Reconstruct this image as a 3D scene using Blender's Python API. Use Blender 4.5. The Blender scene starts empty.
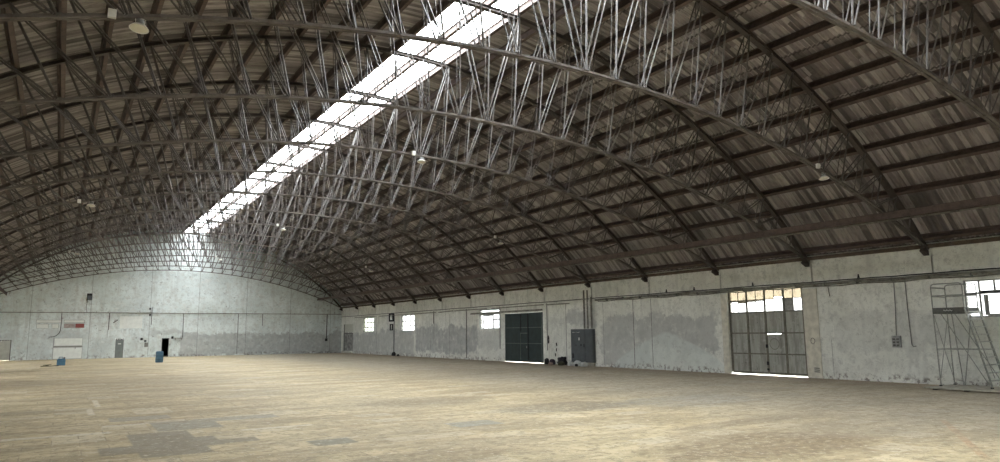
import bpy, math, random
import numpy as np
from mathutils import Vector, Matrix
random.seed(7)
PI = math.pi
sc = bpy.context.scene
COL = sc.collection

# ------------------------------------------------------------------ dimensions (metres)
XR, XL = 28.3, -7.5          # inner faces of the long walls
XC = 10.36                   # hall axis
YB, YF = 80.55, -9.0         # inner faces of the end walls
BAY, Y0 = 5.10, 13.79        # truss spacing, first truss that lands in view
R_SH, R_PU, R_TC, ZC = 24.43, 24.232, 24.06, -11.0   # roof sheet / purlin axis / top chord arcs
R_BC, ZB = 43.5, -34.49       # bottom chord arc
NR, NL = 17, 16              # panels right and left of the skylight edge
PS = 1.155
def ta(i): return i*PS if i > 0 else i*1.25      # top node: distance along the arc
def bx_(i): return i*1.03 if i > 0 else i*1.08   # bottom node: horizontal distance
def by_(k): return Y0 + k*BAY - (.42 if k < 0 else 0)

def top_pt(s, r, x0=0.0): return (x0 + r * math.sin(s / 24.06), ZC + r * math.cos(s / 24.06))
def bot_z(dx): return ZB + math.sqrt(R_BC * R_BC - dx * dx)

# ------------------------------------------------------------------ mesh helpers
class MB:
    def __init__(self): self.v = []; self.f = []
    def add(self, vs, fs):
        b = len(self.v); self.v += [tuple(p) for p in vs]; self.f += [tuple(b + i for i in f) for f in fs]
    def box(self, x0, x1, y0, y1, z0, z1):
        self.add([(x0,y0,z0),(x1,y0,z0),(x1,y1,z0),(x0,y1,z0),(x0,y0,z1),(x1,y0,z1),(x1,y1,z1),(x0,y1,z1)],
                 [(0,3,2,1),(4,5,6,7),(0,1,5,4),(1,2,6,5),(2,3,7,6),(3,0,4,7)])
    def sweep(self, pts, prof, up=(0,0,1), closed=False):
        """profile (u = sideways, w = 'up') carried along pts"""
        pts = [Vector(p) for p in pts]; n = len(prof); vs = []; m = len(pts)
        for i, p in enumerate(pts):
            if closed: t = (pts[(i+1) % m] - pts[i-1]).normalized()
            else: t = (pts[min(i+1, m-1)] - pts[max(i-1, 0)]).normalized()
            u = Vector(up)
            if abs(t.dot(u)) > 0.98: u = Vector((0,1,0)) if abs(t.y) < .9 else Vector((1,0,0))
            s = t.cross(u).normalized(); w = s.cross(t).normalized()
            vs += [p + s*a + w*b for a, b in prof]
        fs = []
        for i in range(m if closed else m-1):
            k = (i+1) % m
            for j in range(n):
                fs.append((i*n+j, i*n+(j+1) % n, k*n+(j+1) % n, k*n+j))
        if not closed:
            fs.append(tuple(range(n-1, -1, -1))); fs.append(tuple((m-1)*n + j for j in range(n)))
        self.add(vs, fs)
    def bar(self, a, b, w=.05, h=.05, up=(0,0,1)):
        self.sweep([a, b], [(-w/2,-h/2),(w/2,-h/2),(w/2,h/2),(-w/2,h/2)], up)
    def tube(self, pts, r, n=8, closed=False, up=(0,0,1)):
        self.sweep(pts, [(r*math.cos(2*PI*k/n), r*math.sin(2*PI*k/n)) for k in range(n)], up, closed)
    def lathe(self, prof, c=(0,0,0), n=20, axis=None):
        vs = []
        for r, z in prof:
            for k in range(n): vs.append(Vector((r*math.cos(2*PI*k/n), r*math.sin(2*PI*k/n), z)))
        if axis is not None: vs = [axis @ v for v in vs]
        vs = [v + Vector(c) for v in vs]; fs = []
        for i in range(len(prof)-1):
            for k in range(n): fs.append((i*n+k, i*n+(k+1) % n, (i+1)*n+(k+1) % n, (i+1)*n+k))
        fs.append(tuple(range(n-1, -1, -1))); fs.append(tuple((len(prof)-1)*n + k for k in range(n)))
        self.add(vs, fs)
    def prism(self, poly, a0, a1, axis='y'):
        """polygon extruded along an axis; poly holds the two other coordinates"""
        def P(p, a): return {'y': (p[0], a, p[1]), 'x': (a, p[0], p[1]), 'z': (p[0], p[1], a)}[axis]
        n = len(poly)
        self.add([P(p, a0) for p in poly] + [P(p, a1) for p in poly],
                 [tuple(range(n)), tuple(range(2*n-1, n-1, -1))] + [(j, n+j, n+(j+1) % n, (j+1) % n) for j in range(n)])
    def build(self, name, mat, parent=None, smooth=False, bevel=0, local=True):
        me = bpy.data.meshes.new(name); me.from_pydata(self.v, [], self.f)
        import bmesh
        bm = bmesh.new(); bm.from_mesh(me); bmesh.ops.recalc_face_normals(bm, faces=bm.faces); bm.to_mesh(me); bm.free()
        o = bpy.data.objects.new(name, me); COL.objects.link(o)
        if mat is not None: me.materials.append(mat)
        if smooth:
            for p in me.polygons: p.use_smooth = True
            me.set_sharp_from_angle(angle=R(40))
        if bevel:
            b = o.modifiers.new('edge', 'BEVEL'); b.width = bevel; b.segments = 2; b.limit_method = 'ANGLE'
        if parent is not None:
            o.parent = parent
            if not local: o.location = -Vector(parent.location)
        return o
def R(d): return math.radians(d)
def tag(o, label=None, cat=None, group=None, kind=None):
    if label: o['label'] = label
    if cat: o['category'] = cat
    if group: o['group'] = group
    if kind: o['kind'] = kind
    return o
def empty(name, loc, label=None, cat=None, group=None, kind=None):
    o = bpy.data.objects.new(name, None); COL.objects.link(o); o.location = loc; o.empty_display_size = .2
    return tag(o, label, cat, group, kind)
def copy_tree(o, parent=None):
    c = o.copy(); COL.objects.link(c); c.parent = parent
    for ch in [x for x in list(bpy.data.objects) if x.parent == o]: copy_tree(ch, c)
    return c
def kids(o): return [x for x in bpy.data.objects if x.parent == o]

# ------------------------------------------------------------------ materials
class NT:
    def __init__(self, name):
        self.m = bpy.data.materials.new(name); self.m.use_nodes = True
        self.t = self.m.node_tree; self.t.nodes.clear()
        self.out = self.t.nodes.new('ShaderNodeOutputMaterial')
        self.bsdf = self.t.nodes.new('ShaderNodeBsdfPrincipled')
        self.t.links.new(self.bsdf.outputs[0], self.out.inputs[0])
        self.bsdf.inputs['Specular IOR Level'].default_value = .3
        tc = self.t.nodes.new('ShaderNodeTexCoord'); self.obj = tc.outputs['Object']; self.uv = tc.outputs['UV']
        sp = self.t.nodes.new('ShaderNodeSeparateXYZ'); self.L(self.obj, sp.inputs[0]); self.x, self.y, self.z = sp.outputs
    def L(self, a, b): self.t.links.new(a, b)
    def put(self, sock, v):
        if hasattr(v, 'is_linked') or isinstance(v, bpy.types.NodeSocket): self.L(v, sock)
        else:
            if isinstance(v, (tuple, list)) and len(v) == 3 and len(sock.default_value) == 4: v = (*v, 1)
            sock.default_value = v
    def m1(self, op, a, b=0.0, c=None, clamp=False):
        n = self.t.nodes.new('ShaderNodeMath'); n.operation = op; n.use_clamp = clamp
        self.put(n.inputs[0], a); self.put(n.inputs[1], b)
        if c is not None: self.put(n.inputs[2], c)
        return n.outputs[0]
    def noise(self, scale, detail=4, rough=.55, vec=None, stretch=None, color=False, dist=0):
        v = self.obj if vec is None else vec
        if stretch: v = self.vscale(v, stretch)
        n = self.t.nodes.new('ShaderNodeTexNoise'); self.L(v, n.inputs['Vector'])
        n.inputs['Scale'].default_value = scale; n.inputs['Detail'].default_value = detail
        n.inputs['Roughness'].default_value = rough; n.inputs['Distortion'].default_value = dist
        return n.outputs['Color' if color else 'Fac']
    def vscale(self, v, s):
        n = self.t.nodes.new('ShaderNodeVectorMath'); n.operation = 'MULTIPLY'; self.L(v, n.inputs[0]); n.inputs[1].default_value = s
        return n.outputs[0]
    def white(self, vec):
        n = self.t.nodes.new('ShaderNodeTexWhiteNoise'); n.noise_dimensions = '3D'; self.L(vec, n.inputs['Vector']); return n.outputs['Value']
    def comb(self, x, y, z=0.0):
        n = self.t.nodes.new('ShaderNodeCombineXYZ')
        for s, v in zip(n.inputs, (x, y, z)): self.put(s, v)
        return n.outputs[0]
    def step(self, v, a, b, o0=0.0, o1=1.0):
        n = self.t.nodes.new('ShaderNodeMapRange'); n.interpolation_type = 'SMOOTHSTEP'; n.clamp = True
        self.put(n.inputs['Value'], v)
        if a <= b: vals = (a, b, o0, o1)
        else: vals = (b, a, o1, o0)
        for s, q in zip(('From Min', 'From Max', 'To Min', 'To Max'), vals): self.put(n.inputs[s], q)
        return n.outputs[0]
    def mix(self, f, a, b, mode='MIX'):
        n = self.t.nodes.new('ShaderNodeMix'); n.data_type = 'RGBA'; n.blend_type = mode
        self.put(n.inputs['Factor'], f); self.put(n.inputs['A'] if False else n.inputs[6], a); self.put(n.inputs[7], b)
        return n.outputs[2]
    def rgb(self, c):
        n = self.t.nodes.new('ShaderNodeRGB'); n.outputs[0].default_value = (*c, 1); return n.outputs[0]
    def box(self, a, lo, hi, e=.1): return self.m1('MULTIPLY', self.step(a, lo-e, lo+e), self.step(a, hi+e, hi-e))
    def line(self, a, at, w):  # thin line mask
        return self.step(self.m1('ABSOLUTE', self.m1('SUBTRACT', a, at)), w, w*.4)
    def mx(self, *v):
        r = v[0]
        for q in v[1:]: r = self.m1('MAXIMUM', r, q)
        return r
    def mul(self, *v):
        r = v[0]
        for q in v[1:]: r = self.m1('MULTIPLY', r, q)
        return r
    def bump(self, h, s=.3, d=.02):
        n = self.t.nodes.new('ShaderNodeBump'); n.inputs['Strength'].default_value = s; n.inputs['Distance'].default_value = d
        self.L(h, n.inputs['Height']); self.L(n.outputs[0], self.bsdf.inputs['Normal'])
    def done(self, col, rough=.8, metal=0.0):
        self.put(self.bsdf.inputs['Base Color'], col); self.put(self.bsdf.inputs['Roughness'], rough)
        self.put(self.bsdf.inputs['Metallic'], metal); return self.m

def plain(name, c, rough=.7, metal=0.0, var=.18, scale=9.0, c2=None):
    n = NT(name); f = n.noise(scale, 4)
    c2 = c2 or tuple(q*(1-2*var) for q in c)
    return n.done(n.mix(n.step(f, .3, .7), c2, c), rough, metal)

def wall_material(name, u_axis, dado, bare=(), mound=False, back=False):
    """whitewashed render: grey damp dado zones, peeled specks, joints, streaks.  dado: (u0,u1,z0,z1,strength)"""
    n = NT(name); u = n.y if u_axis == 'y' else n.x; z = n.z
    big = n.noise(.45, 5, .6); mid = n.noise(2.2, 6, .65); fine = n.noise(11, 5, .7)
    streak = n.noise(1.0, 5, .6, stretch=(2.6, 2.6, .25))
    c = n.mix(n.step(big, .3, .7), (.70,.715,.655) if not back else (.64,.705,.69), (.83,.845,.79) if not back else (.79,.86,.85))
    c = n.mix(n.m1('MULTIPLY', n.step(streak, .5, .72), .4), c, (.47,.48,.45))
    c = n.mix(n.m1('MULTIPLY', n.step(mid, .48, .66), .45), c, (.52,.525,.485))
    c = n.mix(n.m1('MULTIPLY', n.step(n.noise(1.1, 7, .75), .60, .66), .30), c, (.80,.81,.77))
    c = n.mix(n.m1('MULTIPLY', n.step(n.noise(3.4, 7, .8, dist=.6), .50, .62), .45), c, (.46,.465,.435))
    c = n.mix(n.m1('MULTIPLY', n.step(n.noise(1.5, 7, .8, stretch=(.6,.6,1.6)), .56, .66), .5), c, (.86,.86,.82))
    # grey washed zones with ragged edges
    wob = n.m1('MULTIPLY', n.m1('SUBTRACT', n.noise(.75, 7, .75), .5), 2.5)
    uw = n.m1('ADD', u, n.m1('MULTIPLY', wob, .8)); zw = n.m1('ADD', z, wob)
    g = None
    for (u0, u1, z0, z1, s) in dado:
        q = n.m1('MULTIPLY', n.m1('MULTIPLY', n.box(uw, u0, u1, .15), n.box(zw, z0, z1, .12)), s)
        g = q if g is None else n.m1('MAXIMUM', g, q)
    if g is not None:
        gc = n.mix(n.step(mid, .35, .65), (.36,.375,.37), (.47,.485,.475))
        c = n.mix(n.m1('MULTIPLY', g, n.step(n.noise(1.7, 6, .7), .30, .50, .35, 1.0)), c, gc)
    if mound:   # pale fresh-plaster patch shaped like a heap
        q = n.m1('DIVIDE', n.m1('SUBTRACT', u, 27.9), 4.6)
        prof = n.m1('MULTIPLY', n.m1('SUBTRACT', 1.0, n.m1('POWER', n.m1('ABSOLUTE', q), 1.5)), 2.0)
        d = n.m1('SUBTRACT', n.m1('ADD', prof, n.m1('MULTIPLY', wob, .2)), z)
        c = n.mix(n.m1('MULTIPLY', n.step(d, -.08, .10), .7), c, n.mix(n.step(mid, .4, .7), (.68,.73,.70), (.58,.63,.60)))
    # peeled specks
    c = n.mix(n.m1('MULTIPLY', n.step(n.noise(2.6 if not back else 1.9, 6, .85), .55, .62), .5), c, (.40,.41,.39) if not back else (.38,.43,.43))
    sp = n.step(n.noise(6.5 if not back else 2.6, 5, .8), .60, .65)
    dens = n.mx(n.step(z, .75, .1), .45 if not back else .75)
    c = n.mix(n.mul(sp, dens, .8), c, (.20,.19,.17))
    foot = n.mul(n.step(n.m1('ADD', z, n.m1('MULTIPLY', wob, .25)), .38, .12), n.step(n.noise(4.5, 6, .7), .50, .60))
    c = n.mix(n.m1('MULTIPLY', foot, .75), c, (.13,.10,.085))
    for (u0, z0, z1, w, s) in bare:     # open panel joints
        ww = n.m1('ADD', u, n.m1('MULTIPLY', n.m1('SUBTRACT', mid, .5), .05))
        q = n.mul(n.line(ww, u0, w), n.box(z, z0, z1, .05), n.step(fine, .32, .5, .35, 1.0))
        c = n.mix(n.m1('MULTIPLY', q, s), c, (.12,.12,.11))
    n.bump(n.m1('ADD', mid, n.m1('MULTIPLY', fine, .5)), .35, .03)
    return n.done(c, .9)

def floor_material():
    n = NT('concrete_floor_slabs')
    br = n.t.nodes.new('ShaderNodeTexBrick'); n.L(n.obj, br.inputs['Vector'])
    br.offset = .5; br.inputs['Scale'].default_value = 1.0; br.inputs['Brick Width'].default_value = .95; br.inputs['Row Height'].default_value = .62
    br.inputs['Mortar Size'].default_value = .014; br.inputs['Mortar Smooth'].default_value = .4
    br.inputs['Color1'].default_value = (0,0,0,1); br.inputs['Color2'].default_value = (1,1,1,1); br.inputs['Mortar'].default_value = (.5,.5,.5,1)
    cell = n.comb(n.m1('FLOOR', n.m1('DIVIDE', n.x, .95)), n.m1('FLOOR', n.m1('DIVIDE', n.y, .62)))
    tile = n.white(cell)
    big = n.noise(.16, 5, .6); mid = n.noise(.8, 6, .65, dist=.4); fine = n.noise(4.2, 8, .85)
    long_ = n.noise(.5, 5, .6, stretch=(.35, 1.3, 1))
    c = n.mix(n.step(mid, .35, .65), (.535,.44,.258), (.705,.60,.39))
    c = n.mix(n.m1('MULTIPLY', n.step(long_, .46, .62), .75), c, (.37,.285,.17))
    c = n.mix(n.m1('MULTIPLY', n.step(n.noise(1.6, 7, .75, stretch=(.5,1.2,1), dist=.5), .50, .60), .55), c, (.36,.29,.185))
    c = n.mix(n.m1('MULTIPLY', n.step(n.noise(1.1, 7, .75, stretch=(.5,1.3,1)), .56, .66), .6), c, (.76,.67,.48))
    c = n.mix(n.m1('MULTIPLY', n.step(tile, .0, 1.0, -.1, 1.0), .22), c, (.39,.33,.22))
    c = n.mix(n.m1('MULTIPLY', n.step(tile, .86, .90), .4), c, (.74,.67,.50))
    c = n.mix(n.m1('MULTIPLY', n.step(big, .50, .64), .50), c, (.42,.355,.245))
    # greyer wear toward the right wall, red-brown damp strip along it
    gx = n.m1('ADD', n.x, n.m1('MULTIPLY', n.m1('SUBTRACT', mid, .5), 5.0))
    c = n.mix(n.m1('MULTIPLY', n.step(gx, 12.5, 19.0), .60), c, n.mix(n.step(n.noise(1.4, 6, .7), .4, .6), (.36,.335,.28), (.50,.47,.39)))
    c = n.mix(n.m1('MULTIPLY', n.step(gx, 23.5, 27.5), .6), c, (.26,.195,.14))
    # dirt field, grit
    def blob(cx, cy, rx, ry, edge=.5):
        dx = n.m1('DIVIDE', n.m1('SUBTRACT', n.x, cx), rx); dy = n.m1('DIVIDE', n.m1('SUBTRACT', n.y, cy), ry)
        d = n.m1('ADD', n.m1('ADD', n.m1('MULTIPLY', dx, dx), n.m1('MULTIPLY', dy, dy)), n.m1('MULTIPLY', n.m1('SUBTRACT', n.noise(1.3, 6, .7), .5), 2.6))
        return n.step(d, 1.0+edge, 1.0-edge)
    grit = n.step(n.noise(5, 6, .8), .44, .56, .45, 1.0)
    for (cx, cy, rx, ry, s, col) in ((11.2, 8.6, 2.6, 1.3, .9, (.235,.175,.11)), (10.0, 20.3, 2.2, 1.3, .8, (.27,.215,.14)),
                                     (12.4, 16.2, 2.4, 1.1, .85, (.24,.205,.155)), (16.5, 15.5, 2.5, 1.3, .55, (.37,.365,.33)), (3.0, 30, 3, 3, .4, (.33,.28,.2)),
                                     (15.5, 9.0, 2.5, 1.2, .5, (.33,.28,.21)), (5.5, 11.0, 1.6, .8, .7, (.31,.24,.155)), (7.5, 12.0, 1.6, .5, .6, (.33,.27,.18)), (13.6, 11.0, 2.2, .35, .7, (.30,.24,.165)), (2, 38, 6, 5, .6, (.33,.26,.165)), (16, 34, 7, 4, .5, (.33,.27,.18)), (7, 27, 3, 1.5, .5, (.34,.28,.19))):
        c = n.mix(n.mul(blob(cx, cy, rx, ry), grit, s), c, col)
    # smooth grey repair slabs, with their own outlines
    for (x0, x1, y0, y1, col) in ((1.35,2.55,13.95,17.4,(.31,.272,.20)), (1.9,2.9,14.8,16.2,(.31,.272,.20)), (.75,1.4,14.6,15.6,(.31,.272,.20)), (2.3,3.6,14.9,15.5,(.34,.295,.215)),
                                  (2.0,3.4,17.6,19.4,(.36,.33,.26)), (4.3,5.15,13.45,14.2,(.315,.295,.225)), (7.8,9.0,14.15,15.0,(.37,.35,.285)), (3.0,5.0,18.8,19.6,(.40,.36,.28)), (1.2,2.6,20.2,21.2,(.40,.35,.27))):
        c = n.mix(n.m1('MULTIPLY', n.mul(n.box(n.x, x0, x1, .03), n.box(n.y, y0, y1, .03)), n.step(fine, .2, .45, .7, .95)), c, col)
    # pale painted marks
    for (x0, x1, y0, y1) in ((.8,.95,22.3,24.2), (1.05,1.2,24.8,27.5), (-.9,1.1,17.9,18.25), (1.0,1.9,19.2,19.5), (3.6,5.2,16.6,16.8)):
        c = n.mix(n.mul(n.box(n.x, x0, x1, .04), n.box(n.y, y0, y1, .05), n.step(fine, .3, .5, .3, .8)), c, (.74,.68,.55))
    # a faint rusty drag mark
    ang = n.m1('SUBTRACT', n.m1('SUBTRACT', n.y, 5.9), n.m1('MULTIPLY', n.m1('SUBTRACT', n.x, 13.2), .62))
    c = n.mix(n.mul(n.line(ang, 0.0, .12), n.box(n.x, 12.8, 17.5, .3), n.step(mid, .3, .6, .1, .5)), c, (.52,.30,.17))
    worn = n.step(n.noise(.45, 4, .6), .44, .66, .05, .6)
    near = n.step(n.x, 9.0, 3.0, .35, 1.0)
    c = n.mix(n.mul(br.outputs['Fac'], worn, near), c, (.17,.14,.10))
    c = n.mix(n.m1('MULTIPLY', n.step(fine, .50, .58), .70), c, (.27,.215,.135))
    c = n.mix(n.m1('MULTIPLY', n.step(n.noise(6, 7, .85), .55, .62), .75), c, (.76,.69,.52))
    n.bump(n.m1('ADD', n.m1('MULTIPLY', fine, .6), n.m1('MULTIPLY', br.outputs['Fac'], -.6)), .25, .012)
    return n.done(c, n.step(mid, .3, .7, .62, .85))

def roof_material():
    n = NT('weathered_fibre_cement_sheet')
    sp = n.t.nodes.new('ShaderNodeSeparateXYZ'); n.L(n.uv, sp.inputs[0]); u, v = sp.outputs[0], sp.outputs[1]
    row = n.m1('FLOOR', n.m1('DIVIDE', v, 2.5)); 
    colu = n.m1('FLOOR', n.m1('DIVIDE', n.m1('ADD', u, n.m1('MULTIPLY', n.white(n.comb(row, 3.0)), .9)), .92))
    t = n.white(n.comb(row, colu, 1.0))
    f = n.noise(2.2, 6, .7, vec=n.uv, stretch=(4.5, .55, 1)); g = n.noise(.8, 6, .65, vec=n.uv)
    rib = n.white(n.comb(n.m1('FLOOR', n.m1('DIVIDE', u, .177)), row, 2.0)); half = n.white(n.comb(n.m1('FLOOR', n.m1('DIVIDE', u, .0885)), n.m1('FLOOR', n.m1('DIVIDE', v, 1.25)), 5.0))  # random per-rib weathering tones, strengthened to stand in for weak corrugation shading
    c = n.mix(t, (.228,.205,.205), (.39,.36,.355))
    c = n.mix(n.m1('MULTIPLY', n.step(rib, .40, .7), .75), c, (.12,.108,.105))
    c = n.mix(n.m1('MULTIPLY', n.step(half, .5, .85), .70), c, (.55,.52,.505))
    c = n.mix(n.m1('MULTIPLY', n.step(f, .45, .68), .55), c, (.125,.11,.104))
    c = n.mix(n.m1('MULTIPLY', n.step(g, .52, .70), .40), c, (.47,.45,.41))
    c = n.mix(n.m1('MULTIPLY', n.line(n.m1('FRACT', n.m1('DIVIDE', v, 2.5)), .03, .018), .7), c, (.06,.053,.047))
    return n.done(c, .92)

def steel_material(name, c, rust, rough=.55):
    n = NT(name); f = n.noise(3.0, 6, .7); g = n.noise(16, 4, .7)
    col = n.mix(n.step(f, .40, .66), c, rust); col = n.mix(n.m1('MULTIPLY', n.step(g, .55, .7), .4), col, tuple(q*.55 for q in c))
    return n.done(col, rough)

def sheet_glass(name, tint, through, rough=.25, dirt=0.0, translucent=0.0):
    """glazing: lets daylight straight through, dirt and frosting scatter it"""
    n = NT(name); t = n.t
    tr = t.nodes.new('ShaderNodeBsdfTransparent'); tr.inputs[0].default_value = (*[q*through for q in tint], 1)
    tl = t.nodes.new('ShaderNodeBsdfTranslucent'); tl.inputs[0].default_value = (*tint, 1)
    n.bsdf.inputs['Base Color'].default_value = (*[q*.6 for q in tint], 1); n.bsdf.inputs['Roughness'].default_value = rough
    m1 = t.nodes.new('ShaderNodeMixShader'); m2 = t.nodes.new('ShaderNodeMixShader')
    n.put(m1.inputs[0], translucent); n.L(tr.outputs[0], m1.inputs[1]); n.L(tl.outputs[0], m1.inputs[2])
    f = n.m1('ADD', n.m1('MULTIPLY', n.step(n.noise(3.0, 5, .7), .45, .7), dirt), .06)
    n.put(m2.inputs[0], f); n.L(m1.outputs[0], m2.inputs[1]); n.L(n.bsdf.outputs[0], m2.inputs[2])
    n.L(m2.outputs[0], n.out.inputs[0]); return n.m

M = {}
M['floor'] = floor_material()
M['roof'] = roof_material()
M['truss'] = steel_material('truss_steel_grey_paint', (.155,.14,.128), (.095,.078,.066))
M['strut'] = steel_material('strut_bar_grey_paint', (.125,.113,.104), (.075,.064,.055), .33); [setattr(q.inputs['Specular IOR Level'], 'default_value', .7) for q in M['strut'].node_tree.nodes if q.type == 'BSDF_PRINCIPLED']
M['chord'] = steel_material('truss_chord_dark_paint', (.085,.072,.063), (.055,.043,.036), .6)
M['purlin'] = steel_material('purlin_red_oxide', (.125,.093,.080), (.08,.06,.052), .65)
M['pipe'] = steel_material('wall_pipe_grey', (.27,.27,.235), (.13,.12,.10))
M['conduit'] = plain('conduit_grey', (.27,.275,.26), .6)
M['cable'] = plain('dark_cable', (.035,.035,.035), .7)
M['wood'] = plain('old_timber_plate', (.13,.098,.07), .9, scale=5)
M['cream'] = plain('cream_jamb_paint', (.70,.68,.58), .85, var=.12, scale=4)
M['joint'] = plain('grey_joint', (.16,.16,.15), .9)
M['frame'] = plain('window_frame_grey', (.40,.41,.40), .6)
M['white'] = plain('white_enamel', (.80,.80,.76), .5, var=.04)
M['glass'] = sheet_glass('dusty_window_glass', (.98,.985,.97), .36, dirt=.2)
M['glass_green'] = sheet_glass('dusty_greenish_glass', (.97,.985,.90), .30, dirt=.22)
M['sky_sheet'] = sheet_glass('clear_roof_glazing', (.97,.985,1.0), .90, dirt=.10)
M['amber'] = sheet_glass('yellowed_fibreglass', (.62,.52,.35), .036, .5, dirt=.4, translucent=.03)
M['gate_green'] = plain('dark_green_gate_paint', (.022,.040,.040), .5, scale=2.5)
M['gate_line'] = plain('green_gate_rail', (.13,.165,.145), .5)
M['panel_grey'] = plain('cabinet_blue_grey', (.085,.098,.105), .5, var=.1, scale=3)
M['board_white'] = plain('white_board', (.84,.87,.83), .6, var=.05, scale=3)
M['red'] = plain('faded_red_sign', (.36,.11,.095), .6, var=.1)
M['pinkish'] = plain('stained_board', (.50,.42,.40), .7, scale=6)
M['door_grey'] = plain('door_grey_paint', (.22,.25,.24), .6, var=.08, scale=3)
M['door_pale'] = plain('door_pale_paint', (.56,.57,.51), .7, var=.08, scale=3)
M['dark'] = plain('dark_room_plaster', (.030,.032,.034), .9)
M['drum'] = plain('blue_plastic_drum', (.075,.155,.22), .45, var=.1, scale=4)
M['blue'] = plain('blue_plastic', (.085,.20,.31), .45, var=.1)
M['black'] = plain('black_plastic', (.025,.025,.027), .6)
M['purple'] = plain('dark_purple_cloth', (.055,.045,.06), .9)
M['pinkcloth'] = plain('pinkish_rag', (.38,.28,.25), .9)
M['sack'] = plain('white_plastic_sack', (.66,.68,.66), .6, var=.12, scale=14)
M['ladder'] = plain('galvanised_ladder', (.36,.38,.345), .5, .1, scale=12)
M['ladder_light'] = plain('aluminium_step', (.55,.57,.53), .4, .4, scale=12)
M['deck'] = plain('deck_edge_grey', (.125,.13,.115), .6, scale=8)
M['slab'] = plain('pale_floor_board', (.52,.50,.42), .9, scale=6)
M['olive'] = plain('olive_scrap', (.10,.10,.06), .8)
def gate_mat():
    n = NT('weathered_grey_gate_sheet'); s = n.noise(1.5, 6, .7, stretch=(3,3,.35)); m = n.noise(3.5, 6, .7)
    c = n.mix(n.step(s, .38, .66), (.40,.41,.37), (.25,.25,.22)); c = n.mix(n.m1('MULTIPLY', n.step(m, .52, .66), .5), c, (.50,.52,.48))
    c = n.mix(n.m1('MULTIPLY', n.step(n.noise(5, 6, .75), .62, .67), .7), c, (.06,.055,.045))
    return n.done(c, .75)
M['gate'] = gate_mat()
M['gate_rail'] = plain('weathered_gate_rail', (.20,.19,.155), .8, scale=6)
def ground_mat():
    n = NT('yard_concrete'); return n.done(n.mix(n.noise(.4, 5), (.40,.39,.36), (.50,.48,.44)), .9)
M['yard'] = ground_mat()
M['far_door'] = plain('mottled_grey_door', (.36,.36,.345), .8, scale=3.0, c2=(.13,.13,.125))

# ------------------------------------------------------------------ the setting
m = MB(); m.box(XL-.4, XR+.4, YF-.3, YB+.4, -.25, 0); tag(m.build('floor', M['floor']), kind='structure')
m = MB()
m.box(-160, 190, -170, YF-.3, -.35, -.06); m.box(-160, 190, YB+6, 240, -.35, -.06)
m.box(-160, XL-.4, YF-.3, YB+6, -.35, -.06); m.box(XR+.4, 190, YF-.3, YB+6, -.35, -.06)
tag(m.build('ground', M['yard']), kind='structure')

def wall_grid(mb, P, u0, u1, z0, z1, d0, d1, holes):
    """wall in (u,z), thickness d0..d1, with rectangular through-holes (u0,u1,z0,z1)"""
    us = sorted({u0, u1, *[q for h in holes for q in h[:2]]}); zs = sorted({z0, z1, *[q for h in holes for q in h[2:]]})
    us = [q for q in us if u0 <= q <= u1]; zs = [q for q in zs if z0 <= q <= z1]
    def solid(i, j):
        if not (0 <= i < len(us)-1 and 0 <= j < len(zs)-1): return False
        a, b = (us[i]+us[i+1])/2, (zs[j]+zs[j+1])/2
        return not any(h[0] < a < h[1] and h[2] < b < h[3] for h in holes)
    for i in range(len(us)-1):
        for j in range(len(zs)-1):
            if not solid(i, j): continue
            a, b, c, d = us[i], us[i+1], zs[j], zs[j+1]
            for dd in (d0, d1): mb.add([P(a,c,dd), P(b,c,dd), P(b,d,dd), P(a,d,dd)], [(0,1,2,3)])
            for (q, e1, e2) in (((i-1,j),(a,c),(a,d)), ((i+1,j),(b,c),(b,d)), ((i,j-1),(a,c),(b,c)), ((i,j+1),(a,d),(b,d))):
                if not solid(*q): mb.add([P(*e1,d0), P(*e2,d0), P(*e2,d1), P(*e1,d1)], [(0,1,2,3)])
def weld(o):
    import bmesh
    bm = bmesh.new(); bm.from_mesh(o.data); bmesh.ops.remove_doubles(bm, verts=bm.verts, dist=1e-4)
    bmesh.ops.recalc_face_normals(bm, faces=bm.faces); bm.to_mesh(o.data); bm.free(); return o

# openings in the right wall: (y0,y1,z0,z1)
WIN = [(70.42,73.70,2.38,3.90), (60.32,63.48,2.39,3.91), (45.2,48.24,2.44,3.93), (9.5,12.70,2.50,3.86)]
SLOT = [(65.28,66.02,3.52,4.05), (65.38,65.84,2.57,3.02)]
GATE_W = (19.33,23.57,0,4.14); GATE_G = (39.48,44.41,0,3.535); DOOR_F = (76.6,79.75,.22,3.30)
holes_r = WIN + SLOT + [GATE_W, GATE_G, DOOR_F]
m = MB(); wall_grid(m, lambda u, z, d: (XR+d, u, z), YF, YB+.4, 0, 5.40, 0, .34, holes_r)
joints = [(28.95,.1,3.95,.03,.9), (30.42,.1,3.95,.04,.9), (36.86,.2,3.95,.04,.9), (45.0,1.2,3.95,.03,.6), (50.2,.1,3.9,.04,.6), (56.2,1.6,3.9,.06,.9), (56.9,.1,2.6,.05,.5),
          (65.0,.1,4.0,.06,.9), (69.7,.1,3.9,.06,.7), (23.95,.1,4.0,.03,.5), (18.1,.1,1.7,.025,.5), (53.2,.1,3.8,.05,.6), (33.1,.1,3.9,.04,.5), (38.8,.1,3.6,.03,.4)]
dado_r = [(24.3,32.6,1.15,3.0,.75), (29,33.3,.2,2.4,.7), (48.5,60,.45,2.7,.95), (45,48.5,1.0,2.3,.4), (60.5,68.5,.0,2.6,.75), (68.5,80,.0,2.3,.8), (33.9,36.8,2.5,3.5,.7), (14,18,1.2,2.9,.28), (37,38.6,2.6,3.2,.3), (12.6,14.4,1.4,2.9,.4)]
o = weld(m.build('wall_right', wall_material('whitewashed_render_long_wall', 'y', dado_r, joints, mound=True))); tag(o, kind='structure')
M['wall_left'] = wall_material('whitewashed_render_left_wall', 'y', [(0,80,.3,2.4,.6)], [])
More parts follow.
